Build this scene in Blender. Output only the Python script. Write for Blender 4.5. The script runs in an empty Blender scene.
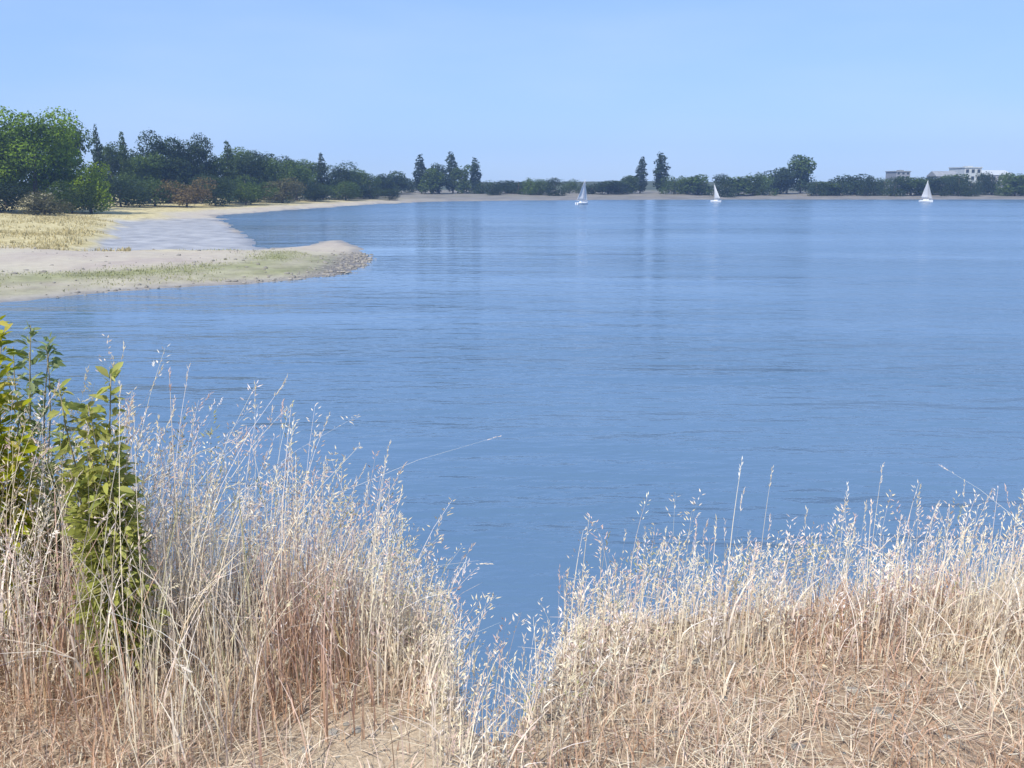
import bpy, math
import numpy as np
from mathutils import Vector

RNG = np.random.default_rng(11)
COL = bpy.context.scene.collection
SC = bpy.context.scene

# ------------------------------------------------------------------ camera
F_PX, CX, CY = 985.0, 512.0, 384.0
CAM_Z = 7.0
PITCH = math.atan((384 - 181) / F_PX)
cp, sp = math.cos(PITCH), math.sin(PITCH)
cam_d = bpy.data.cameras.new('camera')
cam_d.sensor_width = 36.0
cam_d.lens = F_PX / 1024 * 36.0
cam_d.clip_start = 0.05
cam_d.clip_end = 6000
cam = bpy.data.objects.new('camera', cam_d)
COL.objects.link(cam)
cam.location = (0, 0, CAM_Z)
cam.rotation_euler = (math.pi / 2 - PITCH, 0, 0)
SC.camera = cam


def at(px, py, z=0.0):
    """Survey point: where the sight line through a pixel meets the level z."""
    u, v = (px - CX) / F_PX, (CY - py) / F_PX
    d = np.array([u, cp + v * sp, v * cp - sp])
    t = (z - CAM_Z) / d[2]
    return (d[0] * t, d[1] * t)


def side(px, Y, z):
    return (px - CX) / F_PX * (Y * cp + (CAM_Z - z) * sp)


def height_of(py, Y):
    v = (CY - py) / F_PX
    return CAM_Z + Y / (cp + v * sp) * (v * cp - sp)


# ------------------------------------------------------------------ helpers
def new_obj(name, data, parent=None, label=None, cat=None, group=None, kind=None):
    o = bpy.data.objects.new(name, data)
    COL.objects.link(o)
    if parent is not None:
        o.parent = parent
    tag(o, label, cat, group, kind)
    return o


def tag(o, label=None, cat=None, group=None, kind=None):
    if label: o['label'] = label
    if cat: o['category'] = cat
    if group: o['group'] = group
    if kind: o['kind'] = kind
    return o


def mesh_np(name, V, Q, mats, midx=None, smooth=False, color=None, T=None):
    """Mesh from numpy arrays: V (n,3), Q (m,4) quads, T optional (k,3) triangles."""
    V = np.asarray(V, np.float32)
    Q = np.asarray(Q, np.int32).reshape(-1, 4)
    me = bpy.data.meshes.new(name)
    me.vertices.add(len(V))
    me.vertices.foreach_set('co', V.ravel())
    nq = len(Q)
    nt = 0 if T is None else len(T)
    loops = Q.ravel()
    starts = np.arange(nq) * 4
    if nt:
        loops = np.concatenate([loops, np.asarray(T, np.int32).ravel()])
        starts = np.concatenate([starts, nq * 4 + np.arange(nt) * 3])
    me.loops.add(len(loops))
    me.loops.foreach_set('vertex_index', loops.astype(np.int32))
    me.polygons.add(nq + nt)
    me.polygons.foreach_set('loop_start', starts.astype(np.int32))
    if midx is not None:
        me.polygons.foreach_set('material_index', np.asarray(midx, np.int32))
    me.polygons.foreach_set('use_smooth', np.full(nq + nt, smooth))
    if color is not None:
        a = me.attributes.new('tint', 'FLOAT_COLOR', 'POINT')
        c = np.ones((len(V), 4), np.float32)
        c[:, :color.shape[1]] = color
        a.data.foreach_set('color', c.ravel())
    for m in (mats if isinstance(mats, (list, tuple)) else [mats]):
        me.materials.append(m)
    me.update(calc_edges=True)
    me.validate()
    return me


class MB:
    """Small mesh builder for hand-made objects."""
    def __init__(s):
        s.v, s.f = [], []

    def box(s, c, d, rz=0.0):
        x, y, z = d[0] / 2, d[1] / 2, d[2] / 2
        b = len(s.v)
        ca, sa = math.cos(rz), math.sin(rz)
        for k in range(8):
            px, py, pz = (x if k & 1 else -x), (y if k & 2 else -y), (z if k & 4 else -z)
            s.v.append((c[0] + px * ca - py * sa, c[1] + px * sa + py * ca, c[2] + pz))
        for q in ((0, 2, 3, 1), (4, 5, 7, 6), (0, 1, 5, 4), (2, 6, 7, 3), (0, 4, 6, 2), (1, 3, 7, 5)):
            s.f.append(tuple(b + i for i in q))

    def prism(s, pts, y0, y1):
        """Outline in (x, z) pulled from y0 to y1."""
        b, n = len(s.v), len(pts)
        for y in (y0, y1):
            for p in pts: s.v.append((p[0], y, p[1]))
        s.f.append(tuple(b + i for i in range(n)))
        s.f.append(tuple(b + n + i for i in reversed(range(n))))
        for i in range(n):
            j = (i + 1) % n
            s.f.append((b + i, b + n + i, b + n + j, b + j))

    def tube(s, pts, radii, n=7):
        b = len(s.v)
        for i, (p, r) in enumerate(zip(pts, radii)):
            p = Vector(p)
            d = (Vector(pts[min(i + 1, len(pts) - 1)]) - Vector(pts[max(i - 1, 0)])).normalized()
            a = d.cross(Vector((0, 0.3, 1) if abs(d.z) < 0.9 else (1, 0, 0))).normalized()
            c = d.cross(a)
            for k in range(n):
                t = 2 * math.pi * k / n
                s.v.append(tuple(p + a * (r * math.cos(t)) + c * (r * math.sin(t))))
        for i in range(len(pts) - 1):
            for k in range(n):
                k2 = (k + 1) % n
                s.f.append((b + i * n + k, b + i * n + k2, b + (i + 1) * n + k2, b + (i + 1) * n + k))
        e = b + (len(pts) - 1) * n
        s.f.append(tuple(e + k for k in range(n)))

    def mesh(s, name, mat, smooth=False):
        me = bpy.data.meshes.new(name)
        me.from_pydata(s.v, [], s.f)
        me.materials.append(mat)
        if smooth:
            me.polygons.foreach_set('use_smooth', np.full(len(me.polygons), True))
        me.update()
        return me


# ------------------------------------------------------------------ noise
def _hash(i, j, seed):
    n = (i * 374761393 + j * 668265263 + seed * 974634777) & 0xFFFFFFFF
    n = ((n ^ (n >> 13)) * 1274126177) & 0xFFFFFFFF
    return ((n ^ (n >> 16)) & 0xFFFF) / 65535.0


def vnoise(x, y, seed=0):
    xi, yi = np.floor(x).astype(np.int64), np.floor(y).astype(np.int64)
    fx, fy = x - xi, y - yi
    fx, fy = fx * fx * (3 - 2 * fx), fy * fy * (3 - 2 * fy)
    a = _hash(xi, yi, seed) * (1 - fx) + _hash(xi + 1, yi, seed) * fx
    b = _hash(xi, yi + 1, seed) * (1 - fx) + _hash(xi + 1, yi + 1, seed) * fx
    return a * (1 - fy) + b * fy


def fbm(x, y, seed=0, octv=3):
    s, a, t = 0, 1.0, 0
    for k in range(octv):
        s = s + a * vnoise(x * 2 ** k, y * 2 ** k, seed + k)
        t += a
        a *= 0.5
    return s / t


def sstep(a, b, x):
    t = np.clip((x - a) / (b - a), 0, 1)
    return t * t * (3 - 2 * t)


# ------------------------------------------------------------------ materials
def mat_new(name):
    m = bpy.data.materials.new(name)
    m.use_nodes = True
    nt = m.node_tree
    nt.nodes.clear()
    out = nt.nodes.new('ShaderNodeOutputMaterial')
    return m, nt, out


def N(nt, t, **kw):
    n = nt.nodes.new(t)
    for k, v in kw.items():
        if k == 'inp':
            for kk, vv in v.items(): n.inputs[kk].default_value = vv
        else:
            setattr(n, k, v)
    return n


def ramp(nt, stops, fac):
    r = nt.nodes.new('ShaderNodeValToRGB')
    e = r.color_ramp.elements
    while len(e) > 1: e.remove(e[-1])
    for i, (p, c) in enumerate(stops):
        x = e[0] if i == 0 else e.new(p)
        x.position = p
        x.color = (*c, 1)
    nt.links.new(fac, r.inputs[0])
    return r.outputs[0]


def mix(nt, a, b, fac, mode='MIX'):
    m = nt.nodes.new('ShaderNodeMix')
    m.data_type = 'RGBA'
    m.blend_type = mode
    for sock, v in ((m.inputs[6], a), (m.inputs[7], b)):
        if isinstance(v, tuple): sock.default_value = (*v, 1)
        else: nt.links.new(v, sock)
    if isinstance(fac, (int, float)): m.inputs[0].default_value = fac
    else: nt.links.new(fac, m.inputs[0])
    return m.outputs[2]


def noise_node(nt, scale, detail=4, rough=0.55, vec=None, coord='Object'):
    n = N(nt, 'ShaderNodeTexNoise', inp={'Scale': scale, 'Detail': detail, 'Roughness': rough})
    if vec is None:
        tc = nt.nodes.new('ShaderNodeTexCoord')
        vec = tc.outputs[coord]
    nt.links.new(vec, n.inputs['Vector'])
    return n.outputs['Fac']


def leaf_material(name, dark, light, scale=0.6, trans=0.3, use_tint=False):
    m, nt, out = mat_new(name)
    if use_tint:
        c = N(nt, 'ShaderNodeAttribute', attribute_name='tint').outputs['Color']
    else:
        n1 = noise_node(nt, scale, 3, 0.6)
        c = ramp(nt, [(0.3, dark), (0.7, light)], n1)
        oi = nt.nodes.new('ShaderNodeObjectInfo')
        hs = N(nt, 'ShaderNodeHueSaturation')
        mr = N(nt, 'ShaderNodeMapRange', inp={'To Min': 0.75, 'To Max': 1.25})
        nt.links.new(oi.outputs['Random'], mr.inputs[0])
        nt.links.new(mr.outputs[0], hs.inputs['Value'])
        nt.links.new(c, hs.inputs['Color'])
        c = hs.outputs[0]
    d = N(nt, 'ShaderNodeBsdfPrincipled', inp={'Roughness': 0.6})
    d.inputs['Specular IOR Level'].default_value = 0.12
    t = nt.nodes.new('ShaderNodeBsdfTranslucent')
    nt.links.new(c, d.inputs['Base Color'])
    nt.links.new(c, t.inputs['Color'])
    ms = N(nt, 'ShaderNodeMixShader', inp={0: trans})
    nt.links.new(d.outputs[0], ms.inputs[1])
    nt.links.new(t.outputs[0], ms.inputs[2])
    nt.links.new(ms.outputs[0], out.inputs[0])
    return m


def plain_material(name, ca, cb, scale=3.0, rough=0.7, bump=0.0):
    m, nt, out = mat_new(name)
    b = N(nt, 'ShaderNodeBsdfPrincipled', inp={'Roughness': rough})
    n = noise_node(nt, scale, 5, 0.6)
    nt.links.new(ramp(nt, [(0.3, ca), (0.7, cb)], n), b.inputs['Base Color'])
    if bump:
        bp = N(nt, 'ShaderNodeBump', inp={'Strength': bump, 'Distance': 0.05})
        nt.links.new(n, bp.inputs['Height'])
        nt.links.new(bp.outputs[0], b.inputs['Normal'])
    nt.links.new(b.outputs[0], out.inputs[0])
    return m


M_OAK = leaf_material('leaf_oak', (0.03, 0.065, 0.005), (0.22, 0.33, 0.018), 0.35)
M_BRIGHT = leaf_material('leaf_bright', (0.19, 0.28, 0.010), (0.33, 0.44, 0.025), 0.5)
M_MID = leaf_material('leaf_mid', (0.03, 0.06, 0.012), (0.11, 0.16, 0.03), 0.4)
M_OLIVE = leaf_material('leaf_olive', (0.08, 0.08, 0.035), (0.16, 0.15, 0.07), 0.6)
M_RUST = leaf_material('leaf_rust', (0.11, 0.075, 0.028), (0.24, 0.18, 0.07), 0.6)
M_DARK = leaf_material('leaf_dark', (0.018, 0.034, 0.014), (0.055, 0.085, 0.03), 0.4)
M_BARK = plain_material('bark', (0.05, 0.038, 0.028), (0.13, 0.10, 0.075), 4, 0.9, 0.6)
M_GRASS = leaf_material('dry_grass_blades', (0, 0, 0), (0, 0, 0), trans=0.2, use_tint=True)
M_LEAF = leaf_material('shrub_leaf', (0, 0, 0), (0, 0, 0), trans=0.5, use_tint=True)

# ------------------------------------------------------------------ terrain
LAND_PX = [(-500, 312), (-200, 307), (0, 303), (60, 297), (100, 293), (160, 289), (220, 286), (280, 281), (325, 277),
           (352, 273), (366, 266), (368, 256), (361, 246), (344, 240), (322, 241), (300, 246), (276, 249), (258, 250),
           (248, 241), (236, 228), (224, 220), (214, 216), (250, 213), (300, 209.5), (350, 206), (400, 203),
           (440, 201.5), (520, 200.5), (600, 200), (750, 199.5), (900, 199.5), (1024, 199.5), (1150, 200), (1400, 204)]
LAND = [at(*p) for p in LAND_PX] + [(520, 230), (900, 60), (900, 900), (-900, 900), (-900, 70), (-300, 58)]
FLAT = [at(*p) for p in [(103, 258), (104, 223), (160, 221), (205, 218.5), (224, 219.5), (250, 236), (262, 249),
                         (230, 254), (180, 256)]]


def sdist(x, y, poly):
    P = np.array(poly)
    Qn = np.roll(P, -1, axis=0)
    best = np.full(x.shape, 1e9)
    inside = np.zeros(x.shape, bool)
    for (ax, ay), (bx, by) in zip(P, Qn):
        dx, dy = bx - ax, by - ay
        t = np.clip(((x - ax) * dx + (y - ay) * dy) / (dx * dx + dy * dy), 0, 1)
        best = np.minimum(best, (x - ax - t * dx) ** 2 + (y - ay - t * dy) ** 2)
        c = ((ay > y) != (by > y))
        with np.errstate(divide='ignore', invalid='ignore'):
            xi = (bx - ax) * (y - ay) / (by - ay) + ax
        inside ^= c & (x < xi)
    d = np.sqrt(best)
    return np.where(inside, d, -d)


BANK_TOP = 5.4


def crest(x):
    return (3.3 + 0.16 * np.sin(1.3 * x + 0.6) + 0.3 * (fbm(x * 1.1 + 9, x * 0, 5) - 0.5)
            + 0.25 * sstep(-0.6, -2.2, x)
            - 0.66 * np.exp(-np.abs((x + 0.045 + 0.05 * (fbm(x * 9, x * 0 + 4, 7) - 0.5)) / 0.2) ** 2.2))


def bank_h(x, y):
    notch = np.exp(-((x + 0.045) / 0.2) ** 4)
    top = BANK_TOP + 0.09 * sstep(0.5, 2.5, np.abs(x)) + 0.10 * (fbm(x * 1.7, y * 1.7, 21) - 0.5) + 0.025 * (fbm(x * 9, y * 9, 33) - 0.5)
    over = np.maximum(y - crest(x), 0)
    fall = over * (0.74 + 0.75 * notch) * sstep(-0.15, 0.5 - 0.3 * notch, over)
    fall = fall + 0.12 * (fbm(x * 2, y * 2, 41) - 0.5) * sstep(0, 0.5, over)
    return np.maximum(top - fall, -1.6)


def land_sd(x, y):
    dist = np.sqrt(x * x + y * y)
    wob = np.clip(dist / 120, 0.15, 3.0)
    return sdist(x, y, LAND) + wob * ((fbm(x * 0.22, y * 0.22, 51) - 0.5) * 3.2 + (fbm(x * 0.9, y * 0.9, 52) - 0.5) * 1.6)


def far_h(x, y, sd):
    h = 0.075 * np.clip(sd, 0, 8) + 0.028 * np.clip(sd - 8, 0, 32) + 0.016 * np.clip(sd - 40, 0, 80)
    h = h + np.clip(sd, 0, 6) / 6 * 0.28 * (fbm(x * 0.18, y * 0.18, 61) - 0.4) + np.clip(sd, 0, 2) / 2 * 0.08 * (fbm(x * 1.2, y * 1.2, 63) - 0.5)
    sf = sdist(x, y, FLAT) + 9.0 * (fbm(x * 0.07, y * 0.07, 68) - 0.5) + 3.0 * (fbm(x * 0.4, y * 0.4, 69) - 0.5)
    k = sstep(-3.5, 2.5, sf)
    h = h * (1 - k) + k * (0.035 + 0.16 * (fbm(x * 0.10, y * 0.045, 66) - 0.42))
    r = np.sqrt(x * x + y * y)                     # the land beyond rises gently
    h = h + sstep(520, 700, r) * (3.0 + 1.6 * fbm(x * 0.012, y * 0.012, 67)) * sstep(0, 60, sd)
    return np.where(sd > 0, h, np.maximum(sd * 0.12, -1.6)), sf


def ground_h(x, y):
    x = np.atleast_1d(np.asarray(x, float)); y = np.atleast_1d(np.asarray(y, float))
    sd = land_sd(x, y)
    return np.maximum(far_h(x, y, sd)[0], bank_h(x, y))


def gz(x, y):
    return float(ground_h(x, y)[0])


def build_terrain():
    rad = np.concatenate([[0.0], np.geomspace(0.35, 705, 420)])
    ang = np.radians(np.concatenate([np.arange(-40, 40, 0.2), np.arange(40, 320, 2.0)]))
    na = len(ang)
    R, A = np.meshgrid(rad[1:], ang, indexing='ij')
    X, Y = (R * np.sin(A)).ravel(), (R * np.cos(A)).ravel()
    X = np.concatenate([X, [0.0]]); Y = np.concatenate([Y, [0.0]])
    sd = land_sd(X, Y)
    hf, sf = far_h(X, Y, sd)
    hb = bank_h(X, Y)
    Z = np.maximum(hf, hb)
    near = (hb >= hf) & (hb > -1.5)
    # what grows or lies where: R dry yellow grass, G green low growth, B wet mud and shingle
    left_field = sstep(6, 14, sd) * sstep(86, 96, Y) * sstep(-20, -34, X - (Y - 90) * -0.03)
    far_grass = sstep(14, 26, sd) * sstep(150, 190, Y)
    r = np.maximum(left_field, far_grass * 0.8)
    ridge = np.exp(-((sd - 7.5) / 2.6) ** 2) * sstep(100, 84, Y) * sstep(-70, -40, X)
    low = np.exp(-((sd - 3.2) / 1.8) ** 2) * sstep(70, 60, Y) * sstep(-15, -26, X) * 0.8
    tip = np.exp(-((sd - 3.5) / 2.5) ** 2) * sstep(100, 84, Y) * sstep(-30, -20, X)*0.8
    g = np.clip(np.maximum(np.maximum(ridge, low), tip) * (0.35 + 1.1 * fbm(X * 0.16, Y * 0.16, 71)), 0, 1)
    wet = np.exp(-(sd / 1.3) ** 2) * 0.7 + 0.95 * np.exp(-((sd - 1.2) / 2.4) ** 2) * sstep(-20, -14, X) * sstep(72, 79, Y) * sstep(100, 92, Y)
    far_soil = sstep(300, 380, Y) * 0.85
    b = np.clip(np.exp(-(sd / 1.1) ** 2) * 0.6, 0, 1)
    b = np.maximum(b, sstep(-1.0, 1.5, sf) * 1.0)
    a = near.astype(float)
    col = np.stack([r * (1 - a), g * (1 - a), b * (1 - a), a], 1)
    n1 = len(rad) - 1
    i = np.arange(n1 - 1)[:, None]; j = np.arange(na)[None, :]; j2 = (j + 1) % na
    Q = np.stack([i * na + j, i * na + j2, (i + 1) * na + j2, (i + 1) * na + j], -1).reshape(-1, 4)[:, ::-1]
    cidx = n1 * na
    T = np.stack([np.full(na, cidx), np.arange(na), (np.arange(na) + 1) % na], 1)[:, ::-1]

    m, nt, out = mat_new('shore_ground')
    at_ = N(nt, 'ShaderNodeAttribute', attribute_name='tint')
    sep = nt.nodes.new('ShaderNodeSeparateColor')
    nt.links.new(at_.outputs['Color'], sep.inputs[0])
    tc = nt.nodes.new('ShaderNodeTexCoord')
    n_big = noise_node(nt, 0.12, 4, 0.6)
    n_mid = noise_node(nt, 0.9, 5, 0.65)
    sand = ramp(nt, [(0.32, (0.335, 0.28, 0.24)), (0.5, (0.40, 0.355, 0.275)), (0.68, (0.43, 0.395, 0.285))], n_big)
    sand = mix(nt, sand, ramp(nt, [(0.35, (0.32, 0.27, 0.22)), (0.65, (0.50, 0.45, 0.36))], n_mid), 0.35)
    dry = ramp(nt, [(0.34, (0.30, 0.25, 0.11)), (0.5, (0.46, 0.39, 0.19)), (0.66, (0.56, 0.49, 0.27))], n_mid)
    c = mix(nt, sand, dry, sep.outputs[0])
    green = ramp(nt, [(0.36, (0.15, 0.155, 0.065)), (0.64, (0.27, 0.275, 0.13))], n_mid)
    c = mix(nt, c, green, sep.outputs[1])
    mud = ramp(nt, [(0.35, (0.25, 0.235, 0.215)), (0.65, (0.46, 0.44, 0.40))], noise_node(nt, 0.35, 5, 0.6))
    c = mix(nt, c, mud, sep.outputs[2])
    wet_n = N(nt, 'ShaderNodeAttribute', attribute_name='wet')
    c = mix(nt, c, ramp(nt, [(0.35, (0.10, 0.095, 0.09)), (0.65, (0.22, 0.20, 0.18))], n_mid), wet_n.outputs['Fac'])
    far = N(nt, 'ShaderNodeAttribute', attribute_name='far_soil')
    c = mix(nt, c, ramp(nt, [(0.35, (0.10, 0.098, 0.092)), (0.65, (0.17, 0.16, 0.15))], n_big), far.outputs['Fac'])
    scrub = N(nt, 'ShaderNodeAttribute', attribute_name='scrub')
    c = mix(nt, c, ramp(nt, [(0.35, (0.03, 0.042, 0.018)), (0.65, (0.075, 0.085, 0.04))], n_big), scrub.outputs['Fac'])
    n_s = noise_node(nt, 7.0, 6, 0.7)
    n_f = noise_node(nt, 60.0, 5, 0.7)
    straw = ramp(nt, [(0.3, (0.28, 0.175, 0.11)), (0.5, (0.43, 0.305, 0.20)), (0.7, (0.55, 0.44, 0.31))], n_s)
    straw = mix(nt, straw, ramp(nt, [(0.35, (0.12, 0.075, 0.05)), (0.65, (0.54, 0.43, 0.30))], n_f), 0.5)
    pale = N(nt, 'ShaderNodeAttribute', attribute_name='bare_soil')
    straw = mix(nt, straw, ramp(nt, [(0.3, (0.44, 0.35, 0.235)), (0.7, (0.64, 0.54, 0.39))], n_f), pale.outputs['Fac'])
    c = mix(nt, c, straw, at_.outputs['Alpha'])
    bs = N(nt, 'ShaderNodeBsdfPrincipled')
    bs.inputs['Specular IOR Level'].default_value = 0.4
    nt.links.new(c, bs.inputs['Base Color'])
    rr = N(nt, 'ShaderNodeMapRange', inp={'To Min': 0.9, 'To Max': 0.34})
    nt.links.new(sep.outputs[2], rr.inputs[0])
    nt.links.new(rr.outputs[0], bs.inputs['Roughness'])
    bp = N(nt, 'ShaderNodeBump', inp={'Strength': 0.8, 'Distance': 0.025})
    nt.links.new(n_f, bp.inputs['Height'])
    nt.links.new(bp.outputs[0], bs.inputs['Normal'])
    nt.links.new(bs.outputs[0], out.inputs[0])
    me = mesh_np('ground', np.stack([X, Y, Z], 1), Q, m, smooth=True, color=col, T=T)
    for nm, arr in (('wet', np.clip(wet, 0, 1)), ('far_soil', far_soil), ('scrub', sstep(455, 520, np.sqrt(X * X + Y * Y)) * (Y > 0))):
        me.attributes.new(nm, 'FLOAT', 'POINT').data.foreach_set('value', (arr * (1 - a)).astype(np.float32))
    bare = np.exp(-((X + 0.3) / 0.5) ** 2) * sstep(3.0, 2.6, Y) * (0.4 + 0.8 * fbm(X * 3, Y * 3, 131))
    me.attributes.new('bare_soil', 'FLOAT', 'POINT').data.foreach_set('value', np.clip(bare, 0, 1).astype(np.float32))
    new_obj('ground', me, kind='structure')


build_terrain()


def build_water():
    m, nt, out = mat_new('lake_water')
    tc = nt.nodes.new('ShaderNodeTexCoord')
    def layer(sx, sy, rot, detail):
        mp = N(nt, 'ShaderNodeMapping')
        mp.inputs['Scale'].default_value = (sx, sy, 1)
        mp.inputs['Rotation'].default_value = (0, 0, rot)
        nt.links.new(tc.outputs['Object'], mp.inputs[0])
        return noise_node(nt, 1.0, detail, 0.55, vec=mp.outputs[0])
    a = layer(0.28, 0.75, 0.15, 3)
    b = layer(1.5, 3.2, -0.2, 3)
    c = layer(0.02, 0.06, 0.1, 3)
    swell = layer(0.06, 0.26, 0.1, 3)
    b0 = N(nt, 'ShaderNodeBump', inp={'Strength': 1.0})
    b1 = N(nt, 'ShaderNodeBump', inp={'Strength': 1.0, 'Distance': 0.26})
    b2 = N(nt, 'ShaderNodeBump', inp={'Strength': 1.0, 'Distance': 0.055})
    # wind lanes: ruffled and calm water; it lies calm in the lee of the spit
    wind = layer(0.011, 0.045, 0.12, 4)
    wr = N(nt, 'ShaderNodeMapRange', inp={'From Min': 0.36, 'From Max': 0.64, 'To Min': 0.2, 'To Max': 1.7})
    nt.links.new(wind, wr.inputs[0])
    mp2 = N(nt, 'ShaderNodeMapping')
    mp2.inputs['Location'].default_value = (0.45, -1.0, 0)
    mp2.inputs['Scale'].default_value = (1 / 40, 1 / 110, 1)
    nt.links.new(tc.outputs['Object'], mp2.inputs[0])
    ln = N(nt, 'ShaderNodeVectorMath', operation='LENGTH')
    nt.links.new(mp2.outputs[0], ln.inputs[0])
    lee = N(nt, 'ShaderNodeMapRange', inp={'From Min': 0.2, 'From Max': 1.2, 'To Min': 0.22, 'To Max': 1.0})
    nt.links.new(ln.outputs['Value'], lee.inputs[0])
    st = N(nt, 'ShaderNodeMath', operation='MULTIPLY')
    nt.links.new(wr.outputs[0], st.inputs[0]); nt.links.new(lee.outputs[0], st.inputs[1])
    d0 = N(nt, 'ShaderNodeMath', operation='MULTIPLY', inp={1: 0.55})
    nt.links.new(st.outputs[0], d0.inputs[0]); nt.links.new(d0.outputs[0], b0.inputs['Distance'])
    nt.links.new(swell, b0.inputs['Height']); nt.links.new(b0.outputs[0], b1.inputs['Normal'])
    d1 = N(nt, 'ShaderNodeMath', operation='MULTIPLY', inp={1: 0.30})
    d2 = N(nt, 'ShaderNodeMath', operation='MULTIPLY', inp={1: 0.065})
    nt.links.new(st.outputs[0], d1.inputs[0]); nt.links.new(st.outputs[0], d2.inputs[0])
    nt.links.new(d1.outputs[0], b1.inputs['Distance']); nt.links.new(d2.outputs[0], b2.inputs['Distance'])
    nt.links.new(a, b1.inputs['Height'])
    nt.links.new(b, b2.inputs['Height'])
    nt.links.new(b1.outputs[0], b2.inputs['Normal'])
    bs = N(nt, 'ShaderNodeBsdfPrincipled', inp={'IOR': 1.333})
    nt.links.new(ramp(nt, [(0.35, (0.078, 0.142, 0.222)), (0.65, (0.097, 0.166, 0.25))], c), bs.inputs['Base Color'])
    rg = N(nt, 'ShaderNodeMapRange', inp={'From Min': 0.35, 'From Max': 0.65, 'To Min': 0.14, 'To Max': 0.26})
    nt.links.new(c, rg.inputs[0])
    rl = N(nt, 'ShaderNodeMath', operation='MULTIPLY')
    nt.links.new(rg.outputs[0], rl.inputs[0]); nt.links.new(lee.outputs[0], rl.inputs[1])
    nt.links.new(rl.outputs[0], bs.inputs['Roughness'])
    nt.links.new(b2.outputs[0], bs.inputs['Normal'])
    nt.links.new(bs.outputs[0], out.inputs[0])
    n = 96
    V = [(0, 0, 0)] + [(704 * math.cos(2 * math.pi * k / n), 704 * math.sin(2 * math.pi * k / n), 0) for k in range(n)]
    me = bpy.data.meshes.new('lake_water')
    me.from_pydata(V, [], [(0, 1 + k, 1 + (k + 1) % n) for k in range(n)])
    me.materials.append(m)
    new_obj('lake_water', me, kind='structure')


build_water()


# ------------------------------------------------------------------ trees
def crown_mesh(name, lobes, count, leaf, mat, rng, gap=0.36):
    """Leaf clumps scattered in the outer part of every lobe, thinned where a noise field is low."""
    L = np.array([l[:3] for l in lobes]); R = np.array([l[3:6] for l in lobes])
    w = (R[:, 0] * R[:, 1] + R[:, 0] * R[:, 2]) ; w = w / w.sum()
    which = rng.choice(len(lobes), int(count * 1.6), p=w)
    d = rng.normal(size=(len(which), 3)); d /= np.linalg.norm(d, axis=1)[:, None]
    r = rng.uniform(0.35, 1, len(which)) ** 0.45 * rng.normal(1, 0.09, len(which))
    P = L[which] + d * r[:, None] * R[which]
    k = 2.2 / R.mean()
    nf = fbm(P[:, 0] * k + P[:, 2] * k * 1.7, P[:, 1] * k - P[:, 2] * k, int(rng.integers(1e6)), 2)
    keep = nf > gap - 0.12 * rng.random(len(P))
    P, d = P[keep][:count], d[keep][:count]
    n = len(P)
    nrm = d + rng.normal(size=(n, 3)) * 0.7 + np.array([0, 0, 0.35])
    nrm /= np.linalg.norm(nrm, axis=1)[:, None]
    t = np.cross(nrm, rng.normal(size=(n, 3))); t /= np.linalg.norm(t, axis=1)[:, None]
    b = np.cross(nrm, t)
    s = leaf * rng.uniform(0.5, 1.35, n)[:, None]
    asp = rng.uniform(0.5, 0.9, n)[:, None]
    bend = nrm * s * 0.35
    V = np.stack([P - t * s, P - b * s * asp + bend, P + t * s, P + b * s * asp + bend], 1).reshape(-1, 3)
    Q = np.arange(n * 4).reshape(-1, 4)
    return mesh_np(name, V, Q, mat)


def limb_mesh(name, hgt, r0, lobes, rng, lean=0.0):
    mb = MB()
    top = hgt * 0.72
    pts = [(lean * hgt * (t ** 1.5) + 0.02 * hgt * math.sin(5 * t), 0.02 * hgt * math.sin(3 * t + 1), top * t - 0.3 * (t == 0)) for t in np.linspace(0, 1, 7)]
    mb.tube(pts, [r0 * (1.35 if t == 0 else 1 - 0.75 * t) for t in np.linspace(0, 1, 7)], 8)
    for l in lobes:
        tz = max(0.18, min(0.85, (l[2] - 0.6 * l[5]) / hgt)) / 0.72
        tz = min(tz, 0.95)
        i = min(5, int(tz * 6)); f = tz * 6 - i
        s = Vector(pts[i]).lerp(Vector(pts[i + 1]), f)
        e = Vector(l[:3])
        mid = s.lerp(e, 0.5) + Vector((0, 0, 0.04 * hgt))
        rr = r0 * 0.42 * (1 - 0.5 * tz)
        mb.tube([s, mid, e], [rr, rr * 0.65, rr * 0.2], 6)
    return mb.mesh(name, M_BARK, True)


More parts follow.
